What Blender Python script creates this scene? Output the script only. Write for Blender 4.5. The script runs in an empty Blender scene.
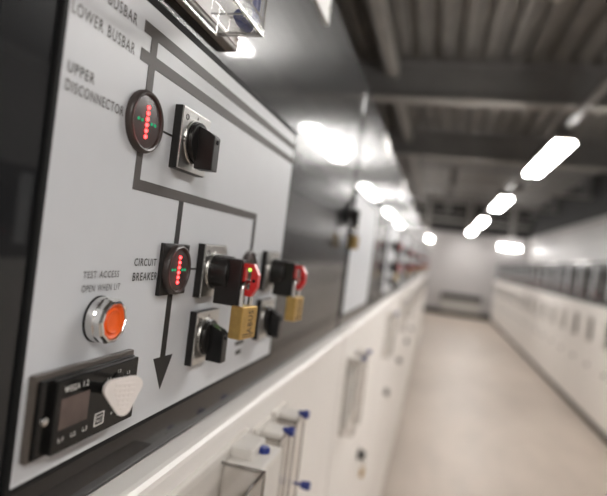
import bpy, bmesh, math, random
from mathutils import Vector, Matrix
random.seed(4)
sc = bpy.context.scene
COL = sc.collection
EYE = 1.72                      # camera height above the floor
XL = -0.2078                    # front plane of the left row (upper doors)
XR = 2.0                        # front plane of the right row
PI = math.pi
V = Vector

# ------------------------------------------------------------------ materials
def nmat(name):
    m = bpy.data.materials.new(name); m.use_nodes = True
    nt = m.node_tree; nt.nodes.clear()
    out = nt.nodes.new('ShaderNodeOutputMaterial')
    return m, nt, out
def pbr(name, col, rough=0.5, metal=0.0, spec=0.5, noise=0.0, nscale=30.0, bump=0.0, bscale=200.0, coat=0.0, stretch=(1, 1, 1), rvar=0.0):
    m, nt, out = nmat(name)
    p = nt.nodes.new('ShaderNodeBsdfPrincipled')
    p.inputs['Base Color'].default_value = (*col, 1)
    p.inputs['Roughness'].default_value = rough
    p.inputs['Metallic'].default_value = metal
    p.inputs['Specular IOR Level'].default_value = spec
    p.inputs['Coat Weight'].default_value = coat; p.inputs['Coat Roughness'].default_value = .022
    nt.links.new(p.outputs[0], out.inputs[0])
    if noise or bump or rvar:
        tc = nt.nodes.new('ShaderNodeTexCoord')
        mp = nt.nodes.new('ShaderNodeMapping'); mp.inputs['Scale'].default_value = stretch
        nt.links.new(tc.outputs['Object'], mp.inputs[0])
    if noise or rvar:
        n = nt.nodes.new('ShaderNodeTexNoise'); n.inputs['Scale'].default_value = nscale
        n.inputs['Detail'].default_value = 6
        nt.links.new(mp.outputs[0], n.inputs['Vector'])
        if noise:
            r = nt.nodes.new('ShaderNodeValToRGB')
            r.color_ramp.elements[0].position = .3; r.color_ramp.elements[1].position = .7
            r.color_ramp.elements[0].color = (*[c * (1 - noise) for c in col], 1)
            r.color_ramp.elements[1].color = (*[min(1, c * (1 + noise)) for c in col], 1)
            nt.links.new(n.outputs['Fac'], r.inputs[0]); nt.links.new(r.outputs[0], p.inputs['Base Color'])
        if rvar:
            q = nt.nodes.new('ShaderNodeMapRange')
            q.inputs['From Min'].default_value = .3; q.inputs['From Max'].default_value = .7
            q.inputs['To Min'].default_value = max(.02, rough - rvar); q.inputs['To Max'].default_value = rough + rvar
            nt.links.new(n.outputs['Fac'], q.inputs['Value']); nt.links.new(q.outputs[0], p.inputs['Roughness'])
    if bump:
        n2 = nt.nodes.new('ShaderNodeTexNoise'); n2.inputs['Scale'].default_value = bscale
        nt.links.new(mp.outputs[0], n2.inputs['Vector'])
        b = nt.nodes.new('ShaderNodeBump'); b.inputs['Strength'].default_value = bump; b.inputs['Distance'].default_value = .001
        nt.links.new(n2.outputs['Fac'], b.inputs['Height']); nt.links.new(b.outputs[0], p.inputs['Normal'])
    return m
def emit(name, col, s):
    m, nt, out = nmat(name)
    e = nt.nodes.new('ShaderNodeEmission'); e.inputs[0].default_value = (*col, 1); e.inputs[1].default_value = s
    nt.links.new(e.outputs[0], out.inputs[0]); return m
def clear(name, tint, gl=0.06):
    m, nt, out = nmat(name)
    t = nt.nodes.new('ShaderNodeBsdfTransparent'); t.inputs[0].default_value = (*tint, 1)
    g = nt.nodes.new('ShaderNodeBsdfGlossy'); g.inputs['Roughness'].default_value = .07
    lw = nt.nodes.new('ShaderNodeLayerWeight'); lw.inputs[0].default_value = .5
    pw = nt.nodes.new('ShaderNodeMath'); pw.operation = 'POWER'; pw.inputs[1].default_value = 3.5; nt.links.new(lw.outputs['Facing'], pw.inputs[0])
    mr = nt.nodes.new('ShaderNodeMath'); mr.operation = 'MULTIPLY_ADD'; mr.inputs[1].default_value = .3; mr.inputs[2].default_value = gl
    mx = nt.nodes.new('ShaderNodeMixShader')
    nt.links.new(pw.outputs[0], mr.inputs[0]); nt.links.new(mr.outputs[0], mx.inputs[0])
    nt.links.new(t.outputs[0], mx.inputs[1]); nt.links.new(g.outputs[0], mx.inputs[2])
    nt.links.new(mx.outputs[0], out.inputs[0]); return m
M = dict(
    dark=pbr('dark_paint', (.012, .0125, .0135), .24, spec=.13, coat=.48, noise=.03, nscale=3, rvar=.015),
    white=pbr('cream_paint', (.75, .715, .68), .40, noise=.015, nscale=4),
    body=pbr('cabinet_grey', (.06, .06, .062), .5, noise=.05),
    plinth=pbr('plinth_black', (.012, .011, .010), .6, noise=.1),
    foil=pbr('panel_grey', (.585, .60, .625), .38, noise=.012, nscale=40),
    gasket=pbr('rubber_black', (.008, .008, .008), .7, spec=.2, noise=.1),
    line=pbr('print_grey', (.075, .066, .062), .5, spec=.3, noise=.04),
    arrow=pbr('print_dark', (.022, .020, .019), .55, spec=.3, noise=.04),
    ink=pbr('print_ink', (.055, .052, .05), .55, noise=.03),
    wink=pbr('print_white', (.85, .83, .8), .55, noise=.03),
    black=pbr('plastic_black', (.011, .0098, .009), .36, spec=.35, bump=.05, bscale=1200, noise=.1),
    gloss=pbr('plastic_gloss', (.008, .0078, .0075), .2, spec=.3, noise=.1),
    brown=pbr('plastic_brown', (.034, .024, .021), .38, bump=.06, bscale=1500, noise=.08),
    dial=pbr('dial_brown', (.055, .034, .032), .35, noise=.06),
    steel=pbr('steel', (.62, .61, .59), .30, metal=1, bump=.05, bscale=300, stretch=(1, 1, 12), noise=.05),
    chrome=pbr('chrome', (.75, .74, .72), .12, metal=1, noise=.02),
    brass=pbr('brass', (.56, .37, .125), .34, metal=.9, noise=.10, nscale=160, bump=.1, bscale=400),
    engrave=pbr('engraving', (.04, .032, .025), .6, noise=.05),
    red=pbr('plastic_red', (.50, .018, .018), .32, bump=.04, noise=.06),
    orange=pbr('lens_orange', (.84, .115, .008), .42, spec=.35, noise=.05, nscale=90),
    ledr=emit('led_red', (1, .035, .035), 7), ledg=emit('led_green', (.04, .5, .22), .55), ledb=emit('led_lime', (.45, 1, .12), 2.2),
    leddim=pbr('led_unlit', (.05, .12, .07), .3, noise=.05),
    lcd=pbr('lcd', (.10, .07, .062), .22, noise=.18, nscale=60),
    smoke=pbr('frame_smoky', (.085, .072, .062), .3, noise=.06),
    cap=pbr('plug_white', (.80, .745, .71), .42, bump=.03, noise=.03),
    ivory=pbr('plastic_ivory', (.62, .59, .55), .4, noise=.04),
    grey=pbr('plastic_grey', (.33, .31, .29), .45, noise=.05),
    blue=pbr('plastic_blue', (.012, .028, .19), .28, noise=.08),
    clr=clear('clear_plastic', (.97, .97, .97), .05),
    clrw=clear('clear_window', (.985, .98, .975), .015),
    rim=clear('clear_rim', (.62, .60, .58), .25),
    sign=pbr('sign_white', (.74, .73, .71), .4, noise=.02),
    teal=pbr('screen_teal', (.035, .065, .075), .2, noise=.15),
    lamp=emit('lamp_diffuser', (1.0, .97, .935), 46),
    wlamp=emit('wall_lamp_diffuser', (1.0, .97, .94), 26),
    fitting=pbr('fitting_grey', (.20, .19, .18), .45, noise=.04),
    deck=pbr('roof_deck', (.30, .287, .268), .55, noise=.12, nscale=3, metal=.2),
    beam=pbr('beam_grey', (.26, .255, .25), .6, noise=.1, nscale=4),
    flange=pbr('beam_flange', (.42, .40, .37), .6, noise=.1, nscale=4),
    wallfar=pbr('wall_far_grey', (.44, .42, .415), .5, noise=.03, nscale=3),
    wall=pbr('wall_white', (.62, .60, .59), .45, bump=.08, bscale=60, noise=.03, nscale=3),
    clad=pbr('upper_cladding', (.03, .029, .029), .7, noise=.2, nscale=5),
    steelgrey=pbr('frame_grey', (.45, .44, .42), .6, noise=.1, nscale=5),
    rad=pbr('radiator_cream', (.40, .385, .36), .5, noise=.04), grille=pbr('grille_dark', (.04, .037, .032), .6, noise=.1),
)
def floor_mat():
    m, nt, out = nmat('floor_concrete')
    p = nt.nodes.new('ShaderNodeBsdfPrincipled'); L = nt.links.new
    tc = nt.nodes.new('ShaderNodeTexCoord')
    def noise(scale, st, det=5):
        mp = nt.nodes.new('ShaderNodeMapping'); mp.inputs['Scale'].default_value = st
        L(tc.outputs['Object'], mp.inputs[0])
        n = nt.nodes.new('ShaderNodeTexNoise'); n.inputs['Scale'].default_value = scale; n.inputs['Detail'].default_value = det
        L(mp.outputs[0], n.inputs['Vector']); return n
    a = noise(2.2, (1, .5, 1)); b = noise(14, (1, 1, 1)); c = noise(5, (1.6, .25, 1))
    r = nt.nodes.new('ShaderNodeValToRGB')
    r.color_ramp.elements[0].position = .3; r.color_ramp.elements[0].color = (.335, .275, .228, 1)
    r.color_ramp.elements[1].position = .68; r.color_ramp.elements[1].color = (.475, .405, .345, 1)
    m1 = nt.nodes.new('ShaderNodeMixRGB'); m1.inputs[0].default_value = .35
    m2 = nt.nodes.new('ShaderNodeMixRGB'); m2.inputs[0].default_value = .3
    L(a.outputs['Fac'], m1.inputs[1]); L(b.outputs['Fac'], m1.inputs[2])
    L(m1.outputs[0], m2.inputs[1]); L(c.outputs['Fac'], m2.inputs[2]); L(m2.outputs[0], r.inputs[0])
    L(r.outputs[0], p.inputs['Base Color'])
    q = nt.nodes.new('ShaderNodeMapRange'); q.inputs['To Min'].default_value = .36; q.inputs['To Max'].default_value = .58
    L(c.outputs['Fac'], q.inputs['Value']); L(q.outputs[0], p.inputs['Roughness'])
    L(p.outputs[0], out.inputs[0]); return m
M['floor'] = floor_mat()

# ------------------------------------------------------------------ mesh builder
class MB:
    def __init__(s): s.bm = bmesh.new()
    def _add(s, verts, faces):
        vs = [s.bm.verts.new(v) for v in verts]
        for f in faces:
            try: s.bm.faces.new([vs[i] for i in f])
            except ValueError: pass
        return vs
    def box(s, x0, x1, y0, y1, z0, z1, bev=0, seg=2):
        vs = s._add([(x, y, z) for x in (x0, x1) for y in (y0, y1) for z in (z0, z1)],
                    [(0, 1, 3, 2), (4, 6, 7, 5), (0, 4, 5, 1), (2, 3, 7, 6), (0, 2, 6, 4), (1, 5, 7, 3)])
        s._bevel(vs, bev, seg)
        return s
    def _bevel(s, vs, bev, seg):
        if bev:
            es = {e for v in vs for e in v.link_edges}
            r = bmesh.ops.bevel(s.bm, geom=list(es), offset=bev, segments=seg, profile=.6, affect='EDGES')
    def prism(s, pts, axis, a, b, bev=0):
        """polygon pts in the plane normal to axis, extruded from a to b"""
        def P(p, t): return {'x': (t, p[0], p[1]), 'y': (p[0], t, p[1]), 'z': (p[0], p[1], t)}[axis]
        n = len(pts)
        vs = s._add([P(p, a) for p in pts] + [P(p, b) for p in pts],
                    [tuple(range(n)), tuple(range(2 * n - 1, n - 1, -1))] + [(i, (i + 1) % n, n + (i + 1) % n, n + i) for i in range(n)])
        s._bevel(vs, bev, 2)
        return s
    def lathe(s, prof, c=(0, 0, 0), axis='x', seg=40, ph=0):
        """prof: list of (t along axis, radius); radius 0 closes"""
        def P(t, r, k):
            a = 2 * PI * k / seg + ph; u, w = r * math.cos(a), r * math.sin(a)
            d = {'x': (t, u, w), 'y': (u, t, w), 'z': (u, w, t)}[axis]
            return (c[0] + d[0], c[1] + d[1], c[2] + d[2])
        rings = []
        for t, r in prof:
            rings.append([s.bm.verts.new(P(t, 0, 0))] if r == 0 else [s.bm.verts.new(P(t, r, k)) for k in range(seg)])
        for A, B in zip(rings, rings[1:]):
            for k in range(seg):
                k2 = (k + 1) % seg
                f = [A[0 if len(A) == 1 else k]] + ([A[k2]] if len(A) > 1 else []) + ([B[k2]] if len(B) > 1 else []) + [B[0 if len(B) == 1 else k]]
                try: s.bm.faces.new(f).smooth = True
                except ValueError: pass
        return s
    def tube(s, pts, r, seg=10, caps=True):
        pts = [V(p) for p in pts]; rings = []; up = None
        for i, p in enumerate(pts):
            d = (pts[min(i + 1, len(pts) - 1)] - pts[max(i - 1, 0)]).normalized()
            if up is None: up = V((0, 0, 1)) if abs(d.z) < .9 else V((1, 0, 0))
            a = d.cross(up).normalized(); b = a.cross(d).normalized(); up = b
            rings.append([s.bm.verts.new(p + r * (math.cos(2 * PI * k / seg) * a + math.sin(2 * PI * k / seg) * b)) for k in range(seg)])
        for A, B in zip(rings, rings[1:]):
            for k in range(seg): s.bm.faces.new((A[k], A[(k + 1) % seg], B[(k + 1) % seg], B[k])).smooth = True
        if caps: s.bm.faces.new(rings[0]); s.bm.faces.new(rings[-1])
        return s
    def quad(s, pts): s._add(pts, [tuple(range(len(pts)))]); return s
    def rot(s, ang, axis, c=(0, 0, 0)):
        bmesh.ops.rotate(s.bm, cent=c, matrix=Matrix.Rotation(ang, 3, axis), verts=s.bm.verts); return s
    def move(s, d): bmesh.ops.translate(s.bm, vec=d, verts=s.bm.verts); return s
    def build(s, name, mat, parent=None, smooth=True, ang=.6):
        bmesh.ops.recalc_face_normals(s.bm, faces=s.bm.faces)
        me = bpy.data.meshes.new(name); s.bm.to_mesh(me); s.bm.free()
        me.materials.append(M[mat] if isinstance(mat, str) else mat)
        if smooth:
            fl = [p.use_smooth for p in me.polygons]
            me.set_sharp_from_angle(angle=ang); me.polygons.foreach_set('use_smooth', fl)
        o = bpy.data.objects.new(name, me); COL.objects.link(o)
        if parent: o.parent = parent
        return o
def tag(o, label=None, cat=None, group=None, kind=None):
    if label: o['label'] = label
    if cat: o['category'] = cat
    if group: o['group'] = group
    if kind: o['kind'] = kind
    return o
def thing(name, label, cat, loc=(0, 0, 0), rz=0, group=None):
    o = bpy.data.objects.new(name, None); COL.objects.link(o); o.empty_display_size = .05
    o.location = loc; o.rotation_euler = (0, 0, rz)
    return tag(o, label, cat, group)
def struct(name, mb, mat, **k): return tag(mb.build(name, mat, **k), kind='structure')
def copy_tree(o, parent=None):
    c = o.copy(); COL.objects.link(c)
    if parent: c.parent = parent
    for ch in KIDS.get(o.name, None) or list(o.children): copy_tree(ch, c)
    return c
KIDS = {}
def dup(root, label, loc, rz=0, group=None):
    c = copy_tree(root); c.location = loc; c.rotation_euler = (0, 0, rz); tag(c, label, None, group); return c

def text_mesh(name, txt, w, h, mat, parent, y0, zc, x=.0004, bold=.0, turn=None):
    """printed lettering on a surface facing local +X: from y0 along +Y, width w, cap height h, centred on zc"""
    cu = bpy.data.curves.new(name, 'FONT'); cu.body = txt; cu.size = 1; cu.resolution_u = 3; cu.offset = bold * .55; cu.space_character = 1.18; cu.space_word = 1.3
    o = bpy.data.objects.new(name, cu); COL.objects.link(o)
    dg = bpy.context.evaluated_depsgraph_get(); dg.update()
    me = bpy.data.meshes.new_from_object(o.evaluated_get(dg)); bpy.data.objects.remove(o); bpy.data.curves.remove(cu)
    xs = [v.co.x for v in me.vertices]; ys = [v.co.y for v in me.vertices]
    ax, bx, ay, by = min(xs), max(xs), min(ys), max(ys)
    for v in me.vertices:
        a = (v.co.x - ax) / (bx - ax) * w; b = ((v.co.y - ay) / (by - ay) - .5) * h
        v.co = (x, y0 + a, zc + b)
        if turn: v.co = turn @ v.co
    me.materials.clear(); me.materials.append(M[mat])
    ob = bpy.data.objects.new(name, me); COL.objects.link(ob); ob.parent = parent
    return ob

def nth(k):
    return ['', 'first', 'second', 'third', 'fourth', 'fifth', 'sixth', 'seventh', 'eighth', 'ninth', 'tenth', 'eleventh', 'twelfth', 'thirteenth',
            'fourteenth', 'fifteenth', 'sixteenth', 'seventeenth', 'eighteenth', 'nineteenth', 'twentieth', 'twenty-first', 'twenty-second', 'twenty-third', 'twenty-fourth', 'twenty-fifth', 'twenty-sixth', 'twenty-seventh'][k]

# ------------------------------------------------------------------ room shell
WX0, WX1, WY0, WY1, CEIL, WT = -1.45, 3.05, -3.2, 19.7, 4.05, 2.97
struct('floor', MB().box(WX0 - .2, WX1 + .2, WY0 - .2, WY1 + .2, -.1, 0), 'floor')
struct('wall_right', MB().box(WX1, WX1 + .15, WY0, WY1, 0, WT), 'wall')
struct('wall_left', MB().box(WX0 - .15, WX0, WY0, WY1, 0, WT), 'wall')
w = MB().box(WX0 - .15, WX1 + .15, WY1, WY1 + .15, 0, WT)
for i in range(5): w.box(WX0 + .55 + i * .9, WX0 + .57 + i * .9, WY1 - .006, WY1 + .01, .2, WT)
struct('wall_far', w, 'wallfar')
struct('wall_rear', MB().box(WX0 - .15, WX1 + .15, WY0 - .15, WY0, 0, WT), 'wall')
struct('wall_upper_right', MB().box(WX1 + .02, WX1 + .15, WY0, WY1, WT, CEIL + .1), 'clad')
struct('wall_upper_left', MB().box(WX0 - .15, WX0 - .02, WY0, WY1, WT, CEIL + .1), 'clad')
struct('wall_upper_far', MB().box(WX0 - .15, WX1 + .15, WY1 + .02, WY1 + .15, WT, CEIL + .1), 'clad')
struct('wall_upper_rear', MB().box(WX0 - .15, WX1 + .15, WY0 - .15, WY0 - .02, WT, CEIL + .1), 'clad')
struct('baseboard_far', MB().box(WX0, WX1, WY1 - .03, WY1, 0, .21, .004), 'plinth')
struct('baseboard_right', MB().box(WX1 - .02, WX1, WY0, WY1 - .03, 0, .12), 'plinth')
# corrugated roof deck, ribs running along the corridor
pts = []; x = WX0 - .15
while x < WX1 + .15:
    pts += [(x, CEIL), (x + .10, CEIL), (x + .13, CEIL + .09), (x + .20, CEIL + .09)]; x += .23
bm = MB(); a = [bm.bm.verts.new((p[0], WY0 - .15, p[1])) for p in pts]; b = [bm.bm.verts.new((p[0], WY1 + .15, p[1])) for p in pts]
for i in range(len(pts) - 1): bm.bm.faces.new((a[i], a[i + 1], b[i + 1], b[i]))
bm.box(WX0 - .2, WX1 + .2, WY0 - .2, WY1 + .2, CEIL + .12, CEIL + .2)
struct('ceiling', bm, 'deck', smooth=False)
n = 0
def trim(mb, mat):
    global n; n += 1; return struct('trim_%d' % n, mb, mat)
for yb in (-.5, 2.8, 6.05, 9.3, 12.5, 15.8, 19.0):          # deep roof beams across the hall with a pale bottom flange
    m = MB().box(WX0, WX1, yb, yb + .2, 3.98, 4.0)
    if yb < 12: m.box(WX0, WX1, yb + .09, yb + .11, 3.575, 3.98)                      # solid web
    else:                                                                            # open web with posts
        for i in range(4): m.box(WX0 + .1 + i * 1.4, WX0 + .28 + i * 1.4, yb + .04, yb + .16, 3.575, 3.98)
    trim(m, 'beam')
    trim(MB().box(WX0, WX1, yb, yb + .2, 3.555, 3.575), 'flange')
trim(MB().box(-.80, -.68, WY0, WY1, 3.80, 3.95, .01), 'flange')   # purlin along the left side
for i in range(3):                                                # posts and rail of the gable frame at the far end
    trim(MB().box(WX0 + .85 + i * 1.45, WX0 + 1.02 + i * 1.45, WY1 - .10, WY1 - .002, WT, 3.98), 'steelgrey')
trim(MB().box(WX0, WX1, WY1 - .14, WY1 - .10, 3.30, 3.40), 'steelgrey')
trim(MB().box(WX1 - .10, WX1 + .01, WY0, WY1 - .15, WT, WT + .05), 'wall')

# ------------------------------------------------------------------ lamps over the corridor
LX, LZ = .97, 2.92
lampc = [-1.6, 2.35, 5.95, 10.05, 14.3, 18.1]
def make_lamp(label):
    t = thing('ceiling_lamp', label, 'lamp', (0, 0, 0), 0, 'linear lamps hung over the corridor')
    MB().box(-.088, .088, -.86, .86, .03, .10, .02).build('housing', 'fitting', t)
    MB().box(-.084, .084, -.85, .85, 0, .03, .014, 3).build('diffuser', 'lamp', t)
    for s in (-.5, .5): MB().box(-.015, .015, s - .02, s + .02, .10, .145).build('bracket', 'fitting', t)
    return t
lab = ['behind the camera', 'overhead beside the nearest cubicle', 'nearest of the lamps in view', 'second of the lamps in view',
       'third of the lamps in view', 'farthest of the row']
lamp0 = None
for c, l in zip(lampc, lab):
    L = 'glowing white linear lamp hung over the corridor, ' + l
    if lamp0 is None: lamp0 = make_lamp(L); lamp0.location = (LX, c, LZ)
    else: dup(lamp0, L, (LX, c, LZ))
tr = thing('lighting_trunking', 'long grey trunking rail carrying the corridor lamps', 'trunking', (LX, WY0, LZ + .145))
MB().box(-.03, .03, 0, WY1 - WY0, 0, .05, .004).build('rail', 'fitting', tr)
y = .55
while y < 22.5:
    MB().lathe([(.04, 0), (.04, .005), (CEIL - LZ - .14, .005), (CEIL - LZ - .14, 0)], (0, y, 0), 'z', 8).build('hanger_rod', 'fitting', tr); y += 2.0
sd = thing('smoke_detector', 'small round pale detector hanging from a rod under the roof', 'detector', (.60, 4.05, CEIL))
MB().lathe([(0, .0), (0, .012), (-.26, .012), (-.26, 0)], axis='z', seg=12).build('rod', 'fitting', sd)
MB().lathe([(-.25, 0), (-.25, .05), (-.28, .062), (-.32, .055), (-.35, .03), (-.36, 0)], axis='z', seg=24).build('housing', 'ivory', sd)
def wall_lamp(x, label):
    t = thing('wall_lamp', label, 'lamp', (x, WY1, 2.62), 0, 'lamps on the far end wall')
    MB().box(-.36, .36, -.05, 0, -.07, .07, .01).build('housing', 'fitting', t)
    MB().box(-.34, .34, -.10, -.05, -.06, .06, .02, 3).build('diffuser', 'wlamp', t)
    return t
wall_lamp(-.62, 'glowing white lamp on the far end wall above the end of the left row')
wall_lamp(2.36, 'glowing white lamp on the far end wall above the end of the right row')
r = thing('radiator', 'low cream wall heater with dark top grille on the far end wall', 'heater', (.95, WY1 - .008, .16))
MB().box(-.68, .68, -.13, -.03, .0, .42, .012).build('casing', 'rad', r)
g = MB().box(-.70, .70, -.15, -.02, .42, .62, .01)
for i in range(6): g.box(-.66, .66, -.156, -.148, .445 + i * .027, .455 + i * .027)
g.build('top_grille', 'grille', r)
for s in (-.5, .5): MB().box(s - .02, s + .02, -.03, 0, .1, .5).build('bracket', 'grille', r)

# ------------------------------------------------------------------ switchgear cubicles (local +X out of the front, +Y along the row)
SPL = EYE - .187
def make_cubicle(W, split, top, label, group):
    t = thing('switchgear_cubicle', label, 'switchgear', (0, 0, 0), 0, group)
    MB().box(-1.02, -.026, .001, W - .001, .10, top - .004, .003).build('cabinet_body', 'body', t)
    MB().box(-.026, 0, .010, W - .010, split + .004, top, .004).build('control_door', 'dark', t)
    MB().box(-.026, .02, .003, W - .003, .11, split, .008, 3).build('cable_door', 'white', t)
    MB().box(-.98, -.03, .002, W - .002, 0, .10).build('plinth', 'plinth', t)
    return t
LW = .95; L1 = .185; LS = 1.235
left_y = [L1] + [LS + LW * k for k in range(12)]
c1 = make_cubicle(LS - L1, SPL, 2.125, 'dark-doored cubicle nearest the camera carrying the mimic panel with lit red indicators', 'cubicles of the left row')
c1.location = (XL, L1, 0)
cub = make_cubicle(LW, SPL, 2.125, 'second dark-doored cubicle of the left row, with a blank pale panel', 'cubicles of the left row'); cub.location = (XL, LS, 0)
for k in range(3, 14):
    dup(cub, 'dark and cream switchgear cubicle, %s from the near end of the left row' % nth(k), (XL, left_y[k - 1], 0))
RW = .72; RN = 26; REND = 19.31; RSPL = 1.455
rcub = None
for k in range(1, RN + 1):
    lb = 'cream and dark cubicle of the right row, %s from the far end' % nth(k)
    loc = (XR, REND - RW * (k - 1), 0)
    if rcub is None: rcub = make_cubicle(RW, RSPL, 2.01, lb, 'cubicles of the right row'); rcub.location = loc; rcub.rotation_euler = (0, 0, PI)
    else: dup(rcub, lb, loc, PI)

def at(y, zr, off=0): return (XL + off, y, EYE + zr)        # a point on the front of the left row's upper doors

# ------------------------------------------------------------------ mimic panel on the nearest cubicle
FT = .0025                                                  # foil plate thickness
mp = thing('mimic_panel', 'light grey mimic diagram panel with dark busbar lines and arrow on nearest cubicle', 'panel', at(.240, -.147))
PW, PH = .452, .298
MB().box(-.001, .0022, -.0035, PW + .0060, -.0035, PH + .0060, .0005).build('gasket', 'gasket', mp)
MB().box(.0002, FT, 0, PW, 0, PH, .0006).build('face_plate', 'foil', mp)
def ml(name, y0, y1, z0, z1, mat='line'):                   # printed line, given in absolute y and camera-relative z
    return MB().box(FT - .0002, FT + .0003, y0 - .24, y1 - .24, z0 + .147, z1 + .147).build(name, mat, mp, smooth=False)
ml('busbar_line', .311, .6915, .1305, .1385); ml('busbar_line', .310, .6915, .1115, .1198)
ml('feeder_line', .3208, .3290, .1198, .1305); ml('feeder_line', .3208, .3290, .09, .1115); ml('feeder_line', .3195, .3270, .0340, .056)
MB().prism([(a - .24, b + .147) for a, b in ((.3195, .0262), (.5740, .0255), (.5740, .0330), (.3195, .0340))], 'x', FT - .0002, FT + .0003).build('crossing_line', 'line', mp, smooth=False)
ml('feeder_line', .3870, .3945, -.010, .0260, 'arrow'); ml('feeder_line', .3870, .3950, -.101, -.048, 'arrow')
MB().prism([(a - .24, b + .147) for a, b in ((.3765, -.100), (.4075, -.101), (.3925, -.1275))], 'x', FT - .0002, FT + .0003).build('flow_arrow', 'arrow', mp, smooth=False)
ml('feeder_line', .5655, .5740, -.012, .0254, 'arrow')
ml('link_line', .340, .366, .0722, .0738, 'arrow'); ml('link_line', .408, .434, -.0300, -.0284, 'arrow')
ml('marking', .5545, .581, -.1165, -.1120, 'ink'); ml('marking', .5590, .575, -.1275, -.1225, 'ink')
def mt(txt, y0, y1, zc, h, mat='ink', bold=.008):
    text_mesh('lettering', txt, y1 - y0, h, mat, mp, y0 - .24, zc + .147, FT + .0004, bold)
mt('UPPER BUSBAR', .2418, .3015, .1335, .0072, 'line'); mt('LOWER BUSBAR', .2418, .3025, .1150, .0072, 'line')
mt('UPPER', .2440, .2670, .0832, .0062, 'line'); mt('DISCONNECTOR', .2440, .2985, .0732, .0062, 'line')
mt('CIRCUIT', .3325, .3625, -.0237, .0055, 'arrow', .014); mt('BREAKER', .3325, .3660, -.0342, .0058, 'arrow', .014)
mt('TEST ACCESS', .2785, .3155, -.0318, .0044, 'ink', .012); mt('OPEN WHEN LIT', .2785, .3185, -.0404, .0044, 'ink', .012)

# ------------------------------------------------------------------ position indicators
def leds(t, y, z, x, red=True, big='ledr'):
    if red:
        for i in range(6): MB().lathe([(0, .00148), (.0008, .0012), (.0013, .0006), (.0014, 0)], (x, y, z + (i - 2.5) * .0040), 'x', 12).build('red_led', 'ledr', t)
        for s in (-.0105, -.0060, .0060, .0105): MB().lathe([(0, .0012), (.0007, .0009), (.001, 0)], (x, y + s, z), 'x', 10).build('green_led', 'ledg', t)
    else:
        for s in (-.0105, -.0063, -.0021, .0021, .0063, .0105): MB().lathe([(0, .0017), (.0009, .0013), (.0013, 0)], (x, y + s, z), 'x', 12).build('green_led', 'ledb', t)
        for i in (-2.5, -1.5, 1.5, 2.5): MB().lathe([(0, .0012), (.0007, .0009), (.001, 0)], (x, y, z + i * .0040), 'x', 10).build('unlit_led', 'leddim', t)
def indicator(label, y, z, square, red=True):
    t = thing('position_indicator', label, 'indicator', at(y, z, FT), 0, 'position indicators on the nearest mimic panel')
    R = .0213; b = 0
    if square:
        MB().box(-.001, .0032, -.0215, .0215, -.0205, .0205, .0008).build('back_plate', 'black', t); b = .0032; R = .0200
    MB().lathe([(b - .001, R), (b + .0030, R), (b + .0042, R - .0008), (b + .0047, R - .0020), (b + .0042, R - .0032), (b + .0030, R - .0038), (b + .0020, R - .0038)], seg=56).build('bezel_ring', 'brown', t)
    MB().lathe([(b, R - .003), (b + .0028, R - .0036), (b + .0030, R - .0046), (b + .0030, 0)], seg=56).build('dial', 'dial', t)
    leds(t, 0, 0, b + .0030, red)
    return t
indicator('round brown indicator with red light column, beside the word DISCONNECTOR', .3225, .0730, False)
indicator('brown indicator with red light column on a square plate, beside CIRCUIT BREAKER lettering', .3885, -.0290, True)
indicator('round dark indicator with lit green bar, half hidden behind the nearest padlocked switch', .5640, -.0305, False, False)

# ------------------------------------------------------------------ rotary switches
def make_switch(label, grip_mat='black', group='plain rotary switches'):
    t = thing('rotary_switch', label, 'switch', (0, 0, 0), 0, group)
    MB().box(-.001, .0062, -.0245, .0245, -.0242, .0242, .0008).build('base_plate', 'black', t)
    f = MB().box(.006, .0074, -.0240, .0240, -.0237, .0237, .0005).build('face_plate', 'steel', t)
    def ring(y, z, r): MB().lathe([(.0074, r), (.0077, r), (.0077, r - .0006), (.0074, r - .0006)], (0, y, z), 'x', 16).build('marking', 'ink', f)
    ring(-.0175, .0165, .0024)
    MB().box(.0074, .0077, -.0006, .0006, .0165, .0205).build('marking', 'ink', f)
    MB().box(.0074, .0077, -.0205, -.0165, -.003, -.0018).box(.0074, .0077, -.0205, -.0165, .0, .0012).build('marking', 'ink', f)
    h = MB().lathe([(.0074, .0168), (.0090, .0168), (.0095, .0160), (.0118, .0160), (.0125, .0153), (.0125, 0)], seg=48).build('hub', 'black', t)
    MB().lathe([(.0072, .0180), (.0084, .0180), (.0084, .0166), (.0072, .0166)], seg=48).build('collar_ring', 'steel', t)
    MB().prism([(.0110, -.0210), (.0265, -.0215), (.0265, .0055), (.0220, .0085), (.0110, .0135)], 'y', -.0058, .0058, .0010).build('grip', grip_mat, t)
    MB().lathe([(.0, .0018), (.0008, .0018), (.0008, 0)], (.0265, 0, .0015), 'x', 14).build('grip_hole', 'gasket', t)
    return t
sw = make_switch('black rotary switch on steel plate beside the topmost round indicator')
sw.location = at(.388, .0735, FT)
sw3 = make_switch('glossy black rotary switch on steel plate, below the nearest padlocked switch', 'gloss')
sw3.location = at(.457, -.0915, FT)
dup(sw3, 'glossy black rotary switch below the farther padlocked switch on the mimic panel', at(.636, -.0925, FT))
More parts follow.
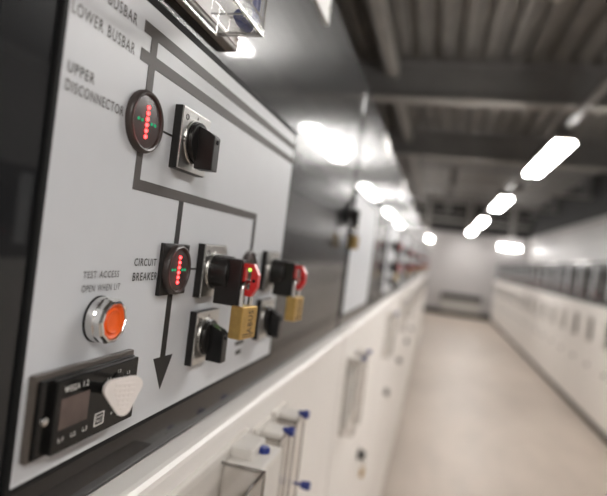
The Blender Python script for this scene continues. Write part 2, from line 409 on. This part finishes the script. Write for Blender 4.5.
def make_locked(label, group='padlocked rotary switches'):
    t = thing('lockable_switch', label, 'switch', (0, 0, 0), 0, group)
    MB().box(-.001, .0062, -.0245, .0245, -.0242, .0242, .0008).build('base_plate', 'black', t)
    f = MB().box(.006, .0074, -.0240, .0240, -.0237, .0237, .0005).build('face_plate', 'steel', t)
    MB().lathe([(.0074, .0024), (.0077, .0024), (.0077, .0018), (.0074, .0018)], (0, -.0175, .0165), 'x', 16).build('marking', 'ink', f)
    MB().lathe([(.0072, .0178), (.0086, .0178), (.0086, .0160), (.0072, .0160)], seg=48).build('collar_ring', 'steel', t)
    MB().lathe([(.0070, .0163), (.0180, .0156), (.0240, .0156), (.0250, .0150), (.0250, 0)], seg=48).build('hub', 'black', t)
    MB().box(.0130, .0375, -.0095, .0095, -.0285, .0140, .0012).build('handle_block', 'black', t)
    # red locking tab: octagonal plate standing out of the block, with an eye for the shackle
    X0, X1, Z0, Z1 = .0362, .0515, -.0185, .0110
    outer = [(X0, Z0 + .004), (X0 + .006, Z0), (X1 - .005, Z0), (X1, Z0 + .009), (X1, Z1 - .009), (X1 - .005, Z1), (X0, Z1)]
    wi = [(X0 + .0030, -.0110), (X0 + .0036, -.0125), (X0 + .0080, -.0125), (X0 + .0088, -.0110), (X0 + .0088, .0055), (X0 + .0080, .0070), (X0 + .0030, .0070)]
    m = MB(); T = .0040
    A = [[m.bm.verts.new((p[0], yy, p[1])) for p in q] for yy in (-T, T) for q in (outer, wi)]
    for i in range(7):
        j = (i + 1) % 7
        for o_, i_ in ((A[0], A[1]), (A[2], A[3])): m.bm.faces.new((o_[i], o_[j], i_[j], i_[i]))
        m.bm.faces.new((A[0][i], A[0][j], A[2][j], A[2][i])); m.bm.faces.new((A[1][i], A[1][j], A[3][j], A[3][i]))
    tab = m.build('lock_tab', 'red', t)
    MB().lathe([(-T - .0003, 0), (-T - .0003, .0016), (T + .0003, .0016), (T + .0003, 0)], (X1 - .0035, 0, -.004), 'y', 14).build('tab_hole', 'gasket', tab)
    MB().lathe([(-T - .0003, 0), (-T - .0003, .0013), (T + .0003, .0013), (T + .0003, 0)], (X0 + .0018, 0, -.007), 'y', 14).build('tab_hole', 'gasket', tab)
    return t
lk = make_locked('padlocked rotary switch with red tab on mimic panel, beside the square-plated indicator')
lk.location = at(.457, -.0305, FT)
dup(lk, 'padlocked rotary switch with red tab near right edge of the mimic panel', at(.636, -.0325, FT))
def make_padlock(label, w=.0285, th=.0125, h=.0295, sh=.022, group='brass padlocks', written=True):
    """origin at the top of the shackle loop; shackle in the local YZ plane"""
    t = thing('padlock', label, 'padlock', (0, 0, 0), 0, group)
    top = -sh
    MB().box(-th / 2, th / 2, -w / 2, w / 2, top - h, top, .0016, 3).build('lock_body', 'brass', t)
    r = w * .29; pts = [(0, -r, top - .002), (0, -r, -r)]
    pts += [(0, -r * math.cos(a), -r + r * math.sin(a)) for a in [PI * i / 12 for i in range(1, 12)]] + [(0, r, -r), (0, r, top - .002)]
    MB().tube(pts, w * .082, 12).build('shackle', 'chrome', t, ang=.9)
    if written:
        b = t.children[0] if t.children else None
        R = Matrix.Rotation(PI / 2, 4, 'X')
        text_mesh('engraving', 'ABUS', .021, .0085, 'engrave', t, -.0105, 0, 0, .01, Matrix.Translation((th / 2 + .0002, .0015, top - h * .47)) @ R)
        MB().box(th / 2 - .0001, th / 2 + .0002, -.0100, .0100, top - h + .0042, top - h + .0050).build('engraving', 'engrave', t)
        MB().box(th / 2 - .0001, th / 2 + .0002, -.0095, .0075, top - h + .0022, top - h + .0028).build('engraving', 'engrave', t)
    return t
pk = make_padlock('brass padlock hanging from the red tab of the nearest padlocked switch')
HX = .0362 + .0050
pk.location = at(.457, -.0305 - .0055, FT + HX); pk.rotation_euler = (0, 0, -.16)
p2 = dup(pk, 'brass padlock hanging from the red tab near the right edge of mimic panel', at(.636, -.0325 - .0055, FT + HX), -.10)

# ------------------------------------------------------------------ test access push button
t = thing('push_button', 'steel push button with glowing orange lens under TEST ACCESS lettering', 'button', at(.2985, -.0605, FT))
MB().lathe([(-.001, .0), (-.001, .0150), (.0012, .0150), (.0016, .0142)], seg=48).build('gasket_ring', 'gasket', t)
MB().lathe([(.0005, .0146), (.0062, .0146), (.0072, .0140)], seg=48).lathe([(.0066, .0146), (.0110, .0146), (.0126, .0134), (.0128, .0120), (.0122, .0117), (.0095, .0115)], seg=10).build('steel_collar', 'chrome', t, ang=.35)
l = MB().lathe([(.0095, .0116), (.0118, .0115), (.0124, .0106), (.0112, .0092), (.0110, .0082), (.0120, .0075), (.0120, .0071), (.0113, .0062), (.0111, .0030), (.0113, 0)], seg=48).build('lens', 'orange', t)

# ------------------------------------------------------------------ voltage detector
t = thing('voltage_detector', 'black voltage detector with small grey display at lower left of the mimic panel', 'detector', at(.2925, -.1105, FT))
w2, h2 = .0485, .0243
fr = MB()
fr.box(-.001, .0040, -w2, w2, -h2, h2, .0012)
fr.build('mounting_frame', 'smoke', t)
MB().box(.003, .0065, -w2 + .0025, w2 - .0025, -h2 + .0020, h2 - .0030, .0012).build('cover_plate', 'gloss', t)
bd = MB().box(.006, .0105, -w2 + .0110, w2 - .0040, -h2 + .0025, h2 - .0035, .0010).build('front_panel', 'gloss', t)
MB().box(.0104, .0107, -.0335, -.0080, -.0085, .0095, .0001).build('display', 'lcd', t)
MB().lathe([(.0060, .0028), (.0080, .0026), (.0088, .0014), (.0089, 0)], (0, -w2 + .0075, -.0015), 'x', 20).build('screw', 'chrome', t)
FX = .0107
text_mesh('lettering', 'WEGA 1.2', .0215, .0036, 'wink', t, -.0318, .0145, FX, .01)
for i, s in enumerate(('L1', 'L2', 'L3')):
    text_mesh('lettering', s, .0040, .0026, 'wink', t, -.0325 + i * .0108, -.0142, FX, .01)
    text_mesh('lettering', s, .0034, .0022, 'wink', t, .0090 + i * .0110, .0150 - (0 if i == 1 else .003), FX, .01)
for i in range(3):
    s = MB().lathe([(.0100, .0046), (.0122, .0046), (.0122, .0030), (.0106, .0028), (.0106, 0)], (0, .0100 + i * .0110, .0068 if i != 1 else .0098), 'x', 20).build('test_socket', 'black', t)
m = MB()
for a, b_, c, d in ((.0, .0095, -.0085, -.0080), (.0, .0095, -.0160, -.0155), (.0, .0006, -.0160, -.0080), (.0089, .0095, -.0160, -.0080)): m.box(.0104, .0108, a, b_, c, d)
m.build('key_outline', 'wink', t)
text_mesh('lettering', 'DISP', .0065, .0018, 'wink', t, .0015, -.0107, FX, .01); text_mesh('lettering', 'TEST', .0065, .0018, 'wink', t, .0015, -.0135, FX, .01)
text_mesh('lettering', '+', .0022, .0022, 'wink', t, .0165, -.0120, FX, .02); text_mesh('lettering', 'IEC 61243', .0150, .0016, 'wink', t, .0240, -.0150, FX, .01)
# white dust cap hanging in front of the sockets by its strap
R = Matrix.Rotation(-.60, 3, 'Z')
sh = []
def arc(cx, cz, r, a0, a1, k=7): return [(cx + r * math.cos(a0 + (a1 - a0) * i / k), cz + r * math.sin(a0 + (a1 - a0) * i / k)) for i in range(k + 1)]
sh = arc(.0062, .0062, .0052, math.radians(-15), math.radians(105)) + arc(-.0062, .0038, .0062, math.radians(100), math.radians(205)) + arc(.0005, -.0080, .0046, math.radians(215), math.radians(335))
m = MB().prism(sh, 'x', -.0022, .0022, .0009); CP = (.030, -.0030, .0085); m.rot(-.62, 'Z'); m.move(CP)
cap = m.build('dust_cap', 'cap', t); cap['label'] = 'white shield-shaped dust cap'
m = MB()
for zz, wv in ((.0075, .010), (.0045, .0105), (.0015, .009), (-.0015, .0075), (-.0045, .0055), (-.0075, .003)): m.box(.0020, .0028, -wv * .62, wv * .62, zz - .0007, zz + .0007, .0002)
for yy in (-.0028, 0, .0028): m.box(.0020, .0027, yy - .0004, yy + .0004, -.006, .008)
m.rot(-.62, 'Z'); m.move(CP); m.build('ribbing', 'cap', cap)
m = MB().tube([(.030, .004, .012), (.027, .014, .013), (.020, .024, .010), (.010, .032, .006)], .0016, 8); m.build('strap', 'cap', cap, ang=.9)
m = MB().tube([(.0105, .0095, .006), (.022, .004, .007), (.029, -.002, .0085)], .0036, 12); m.build('plug_pin', 'black', cap)

# ------------------------------------------------------------------ clear covered coupling box near the door's top edge
t = thing('coupling_box', 'clear-covered box with blue fastener at the top of the nearest dark door', 'cover', at(.40, .170))
MB().box(-.001, .010, -.075, .048, 0, .16, .0015).build('backing_plate', 'grey', t)
MB().box(.010, .0112, -.070, .045, .004, .155, .0004).build('front_sheet', 'ivory', t)
def shell(x0, x1, y0, y1, z0, z1, th, name, mat, par, rim=0):
    m = MB()
    m.box(x1 - th, x1, y0, y1, z0, z1, th * .3).box(x0, x1 - th, y0, y0 + th, z0, z1).box(x0, x1 - th, y1 - th, y1, z0, z1)
    m.box(x0, x1 - th, y0 + th, y1 - th, z0, z0 + th).box(x0, x1 - th, y0 + th, y1 - th, z1 - th, z1)
    s_ = m.build(name, mat, par, smooth=False)
    if rim:                                                 # thin tinted bars added to imitate bright and dark glints on clear edges
        m = MB(); e = rim; X0, X1, Y0, Y1, Z0, Z1 = x0, x1 + .0003, y0 - .0003, y1 + .0003, z0 - .0003, z1 + .0003
        for ya in (Y0, Y1 - e):
            for za in (Z0, Z1 - e): m.box(X0, X1, ya, ya + e, za, za + e, e * .2)
            m.box(X1 - e, X1, ya, ya + e, Z0 + e, Z1 - e)
        for za in (Z0, Z1 - e): m.box(X1 - e, X1, Y0 + e, Y1 - e, za, za + e)
        m.build('edge_glint_bars', 'rim', s_, smooth=False)
    return s_
shell(.0113, .052, -.090, .000, -.005, .150, .0022, 'clear_cover', 'clr', t, .0026)
shell(.022, .0495, -.036, -.002, -.0030, .010, .0012, 'clear_cup', 'clr', t, .0013)
m = MB().lathe([(-.011, 0), (-.011, .0048), (-.004, .0062), (.006, .0062), (.010, .0048), (.010, 0)], (.040, -.014, .0015), 'y', 20); m.build('blue_fastener', 'blue', t)
MB().lathe([(.016, 0), (.016, .0032), (.14, .0032), (.14, 0)], (.0455, -.0065, -.012), 'z', 14).build('blue_rod', 'blue', t)
MB().box(.0113, .030, -.055, -.030, .03, .13, .002).build('inner_block', 'ivory', t)
MB().lathe([(.009, .003), (.0125, .003), (.0135, .0015), (.0136, 0)], (0, .040, .010), 'x', 14).build('screw', 'chrome', t)

# ------------------------------------------------------------------ nameplates
def make_sign(label):
    t = thing('nameplate', label, 'sign', (0, 0, 0), 0, 'white nameplates along the tops of the left row')
    MB().box(-.001, .004, -.085, .085, 0, .050, .0012).build('plate', 'sign', t)
    for s in (-.075, .075): MB().lathe([(.003, .004), (.006, .0038), (.0075, .0022), (.0076, 0)], (0, s, .022), 'x', 14).build('bolt', 'chrome', t)
    return t
sg = make_sign('blank white nameplate near the top edge of the nearest dark door'); sg.location = at(.706, .345)

# ------------------------------------------------------------------ clear covered sockets on the cream cable doors
def make_socket_cover(label, wd=.052, hh=.19, dp=.034, group='clear socket covers on the left cable doors', plunger=False, inner='sign'):
    """origin top centre on the door"""
    t = thing('socket_cover', label, 'cover', (0, 0, 0), 0, group)
    MB().box(-.001, .006, -wd / 2 - .004, wd / 2 + .004, -hh - .004, .008, .002).build('backing_plate', 'ivory', t)
    shell(.006, dp, -wd / 2, wd / 2, -hh, 0, .0016, 'clear_cover', 'clrw', t, .0022)
    MB().box(.006, dp * .45, -wd * .10, wd * .30, -hh + .01, -.022, .004).build('inner_block', inner, t)
    MB().box(.006, dp * .42, -wd * .36, -wd * .2, -hh + .03, -.03, .003).build('inner_strip', 'sign', t)
    MB().box(.006, dp - .001, -.018, .020, -.012, .004, .003).build('top_latch', 'ivory', t)
    MB().lathe([(dp - .004, .0035), (dp + .003, .0035), (dp + .003, .0056), (dp + .008, .0058), (dp + .010, .0048), (dp + .010, 0)], (0, .001, .004), 'x', 18).build('blue_knob', 'blue', t)
    if plunger:
        m = MB().lathe([(0, .002), (.008, .002), (.010, .005), (.020, .0062), (.023, .005), (.023, 0)], (dp - .002, .014, -.097), 'x', 18); m.build('blue_plunger', 'blue', t)
    return t
DX = .02
sk = make_socket_cover('clear socket cover with blue knob, middle of three on the nearest cream door'); sk.location = at(.632, -.228, DX)
s3 = make_socket_cover('clear socket cover with blue side plunger, rightmost of three on nearest cream door', plunger=True); s3.location = at(.708, -.228, DX)
t = thing('fuse_cover', 'wide clear-lidded cover with blue knobs, nearest of three on cream door', 'cover', at(.545, -.222, DX), 0, 'clear socket covers on the left cable doors')
MB().box(-.001, .006, -.225, .030, -.25, .012, .002).build('backing_plate', 'ivory', t)
shell(.006, .052, -.215, -.050, -.24, .004, .002, 'clear_lid', 'clrw', t, .0026)
MB().box(.006, .018, -.19, -.085, -.22, -.03, .004).build('inner_block', 'sign', t)
MB().box(.006, .048, -.048, .024, -.24, .002, .004).build('white_holder', 'ivory', t)
MB().box(.006, .030, -.030, .016, .0, .012, .003).build('top_latch', 'ivory', t)
MB().lathe([(.0, .004), (.002, .004), (.003, .0062), (.009, .0062), (.011, .005), (.011, 0)], (.034, -.002, -.003), 'z', 18).build('blue_knob', 'blue', t)
MB().lathe([(.050, .0045), (.058, .0045), (.058, .008), (.068, .008), (.070, .006), (.070, 0)], (0, -.040, -.036), 'x', 18).build('blue_knob', 'blue', t)

# ------------------------------------------------------------------ door locks with padlocks
def make_hasp(label, group='door hasps of the left row'):
    t = thing('door_hasp', label, 'hasp', (0, 0, 0), 0, group)
    MB().box(-.001, .006, -.016, .016, -.026, .026, .002).build('base_plate', 'black', t)
    MB().lathe([(.006, .013), (.024, .0125), (.026, .011), (.026, 0)], seg=28).build('knob', 'black', t)
    e = MB().box(.010, .026, -.004, .004, -.032, -.004, .002); e.build('hasp_eye', 'black', t)
    return t
hs = make_hasp('black door hasp holding a padlock at the right edge of the nearest dark door'); hs.location = at(1.190, .090)
dup(pk, 'brass padlock on the hasp at right edge of the nearest dark door', at(1.182, .064, .021), -.3)
def make_cable_lock(label, group='locks on the left cable doors'):
    t = thing('cable_door_lock', label, 'lock', (0, 0, 0), 0, group)
    MB().lathe([(-.001, .020), (.006, .020), (.008, .017), (.020, .015), (.024, .012), (.024, 0)], seg=28).build('lock_body', 'black', t)
    m = MB().box(.016, .024, -.004, .004, -.04, -.005, .002); m.build('lever', 'chrome', t)
    return t
cl = make_cable_lock('round black lock low on the nearest cream cable door'); cl.location = at(.93, -.69, DX)
dup(cl, 'round black lock low on the second cream cable door of the left row', at(1.868, -.69, DX))
dup(pk, 'brass padlock hanging from the black lock on the second cream cable door', at(1.868, -.712, DX + .02))
dup(sk, 'clear socket cover with blue knob, left one on the second cream cable door', at(1.35, -.262, DX))
dup(sk, 'clear socket cover with blue knob, right one on the second cream cable door', at(1.455, -.262, DX))

# ------------------------------------------------------------------ the other cubicles of the left row
pl = thing('mimic_panel', 'blank pale grey panel on the second dark door of the left row', 'panel', at(LS + .03, -.147), 0, 'mimic panels of the left row')
MB().box(-.001, .0022, -.0045, PW + .0045, -.0045, PH + .0045, .0005).build('gasket', 'gasket', pl)
MB().box(.0002, FT, 0, PW, 0, PH, .0006).build('face_plate', 'foil', pl)
dup(sg, 'white nameplate at the top of the second dark door of the left row', at(1.76, .345))
for k in range(3, 14):
    y = left_y[k - 1]; w_ = 'the %s cubicle from the near end of left row' % nth(k)
    dup(pl, 'pale grey panel on ' + w_, at(y + .02, -.147))
    dup(sg, 'white nameplate at the top of ' + w_, at(y + .50, .345))
    dup(sk, 'clear socket cover on ' + w_, at(y + .22, -.245, DX))
    if k <= 11:
        dup(lk, 'upper padlocked switch on ' + w_, at(y + .16, .062, FT))
        dup(lk, 'lower padlocked switch on ' + w_, at(y + .17, -.0305, FT))
        dup(pk, 'brass padlock on lower switch of ' + w_, at(y + .17, -.036, FT + HX), -.1)
        dup(sw3, 'plain black rotary switch on ' + w_, at(y + .17, -.0915, FT))
        dup(lk, 'farther padlocked switch on ' + w_, at(y + .36, -.0325, FT))
        dup(sk, 'farther clear socket cover on ' + w_, at(y + .33, -.245, DX))
    else:
        dup(lk, 'padlocked switch with red tab on ' + w_, at(y + .17, -.0305, FT))
    if k <= 6: dup(cl, 'round black lock low on ' + w_, at(y + .63, -.69, DX))

# ------------------------------------------------------------------ instruments of the right row
def make_relay(label):
    t = thing('protection_relay', label, 'relay', (0, 0, 0), 0, 'protection relays of the right row')
    MB().box(-.001, .030, -.085, .085, -.09, .09, .004).build('housing', 'black', t)
    MB().box(.029, .032, -.060, .060, -.005, .070, .001).build('screen', 'teal', t)
    m = MB()
    for i in range(5): m.box(.029, .034, -.06 + i * .026, -.044 + i * .026, -.06, -.04, .001)
    m.build('keypad', 'grey', t)
    return t
def make_rpanel(label):
    t = thing('mimic_panel', label, 'panel', (0, 0, 0), 0, 'mimic panels of the right row')
    MB().box(-.001, .003, -.05, .05, -.33, .09, .001).build('face_plate', 'foil', t)
    MB().box(.0028, .0034, -.005, .005, -.05, .05).box(.0028, .0034, -.035, .035, .05, .06).build('feeder_line', 'arrow', t)
    return t
rr = rp = rk = rl = rs = None
for k in range(1, RN + 1):
    yc = REND - RW * (k - 1); w_ = 'the %s cubicle from far end of right row' % nth(k)
    a = (XR, yc - .48, 1.84); b_ = (XR, yc - .10, 1.875); c = (XR - .02, yc - .36, 1.30); d = (XR - .02, yc - .36, .70); e = (XR, yc - .29, 1.62)
    f = (XR, yc - .48, 1.58)
    la, lb_, lc, ld, le = ['%s on %s' % (s, w_) for s in ('dark relay with teal screen', 'narrow pale mimic panel', 'dark socket cover', 'round grey lock', 'black rotary switch')]
    if rr is None:
        rr = make_relay(la); rp = make_rpanel(lb_)
        rk = make_socket_cover(lc, .11, .30, .05, 'socket covers of the right row', inner='black'); rl = make_cable_lock(ld, 'locks of the right row')
        for o, l_ in ((rr, a), (rp, b_), (rk, c), (rl, d)): o.location = l_; o.rotation_euler = (0, 0, PI)
    else:
        dup(rr, la, a, PI); dup(rp, lb_, b_, PI); dup(rk, lc, c, PI); dup(rl, ld, d, PI)
    dup(lk, le, e, PI, 'rotary switches of the right row')
    dup(lk, 'dark padlocked switch below the relay on ' + w_, f, PI, 'rotary switches of the right row')

# ------------------------------------------------------------------ camera
F = 530.0; yaw = math.radians(14.247); roll = math.radians(6.95)
cam = bpy.data.cameras.new('camera'); co = bpy.data.objects.new('camera', cam); COL.objects.link(co)
cam.sensor_fit = 'HORIZONTAL'; cam.sensor_width = 36; cam.lens = F / 607 * 36; cam.clip_start = .01; cam.clip_end = 60
fwd = V((-math.sin(yaw), math.cos(yaw), 0)); r0 = V((math.cos(yaw), math.sin(yaw), 0)); up = V((0, 0, 1))
fwd = (fwd + up * (.72 / F)).normalized(); up = r0.cross(fwd)
cr = r0 * math.cos(roll) + up * math.sin(roll); cu = -r0 * math.sin(roll) + up * math.cos(roll)
mat = Matrix.Identity(4)
for i in range(3): mat[i][0] = cr[i]; mat[i][1] = cu[i]; mat[i][2] = -fwd[i]; mat[i][3] = (0, 0, EYE)[i]
co.matrix_world = mat
cam.dof.use_dof = True; cam.dof.focus_distance = .395; cam.dof.aperture_fstop = 3.9; cam.dof.aperture_blades = 0
sc.camera = co

# ------------------------------------------------------------------ world and view
wd = bpy.data.worlds.new('world'); sc.world = wd; wd.use_nodes = True
wd.node_tree.nodes['Background'].inputs[0].default_value = (.5, .5, .5, 1); wd.node_tree.nodes['Background'].inputs[1].default_value = .02
vs = sc.view_settings; vs.view_transform = 'Standard'; vs.look = 'None'; vs.gamma = 1; vs.use_curve_mapping = False; vs.exposure = 0.53
cy = sc.cycles
cy.max_bounces = 10; cy.diffuse_bounces = 5; cy.glossy_bounces = 5; cy.transparent_max_bounces = 16; cy.sample_clamp_indirect = 6; cy.caustics_reflective = False
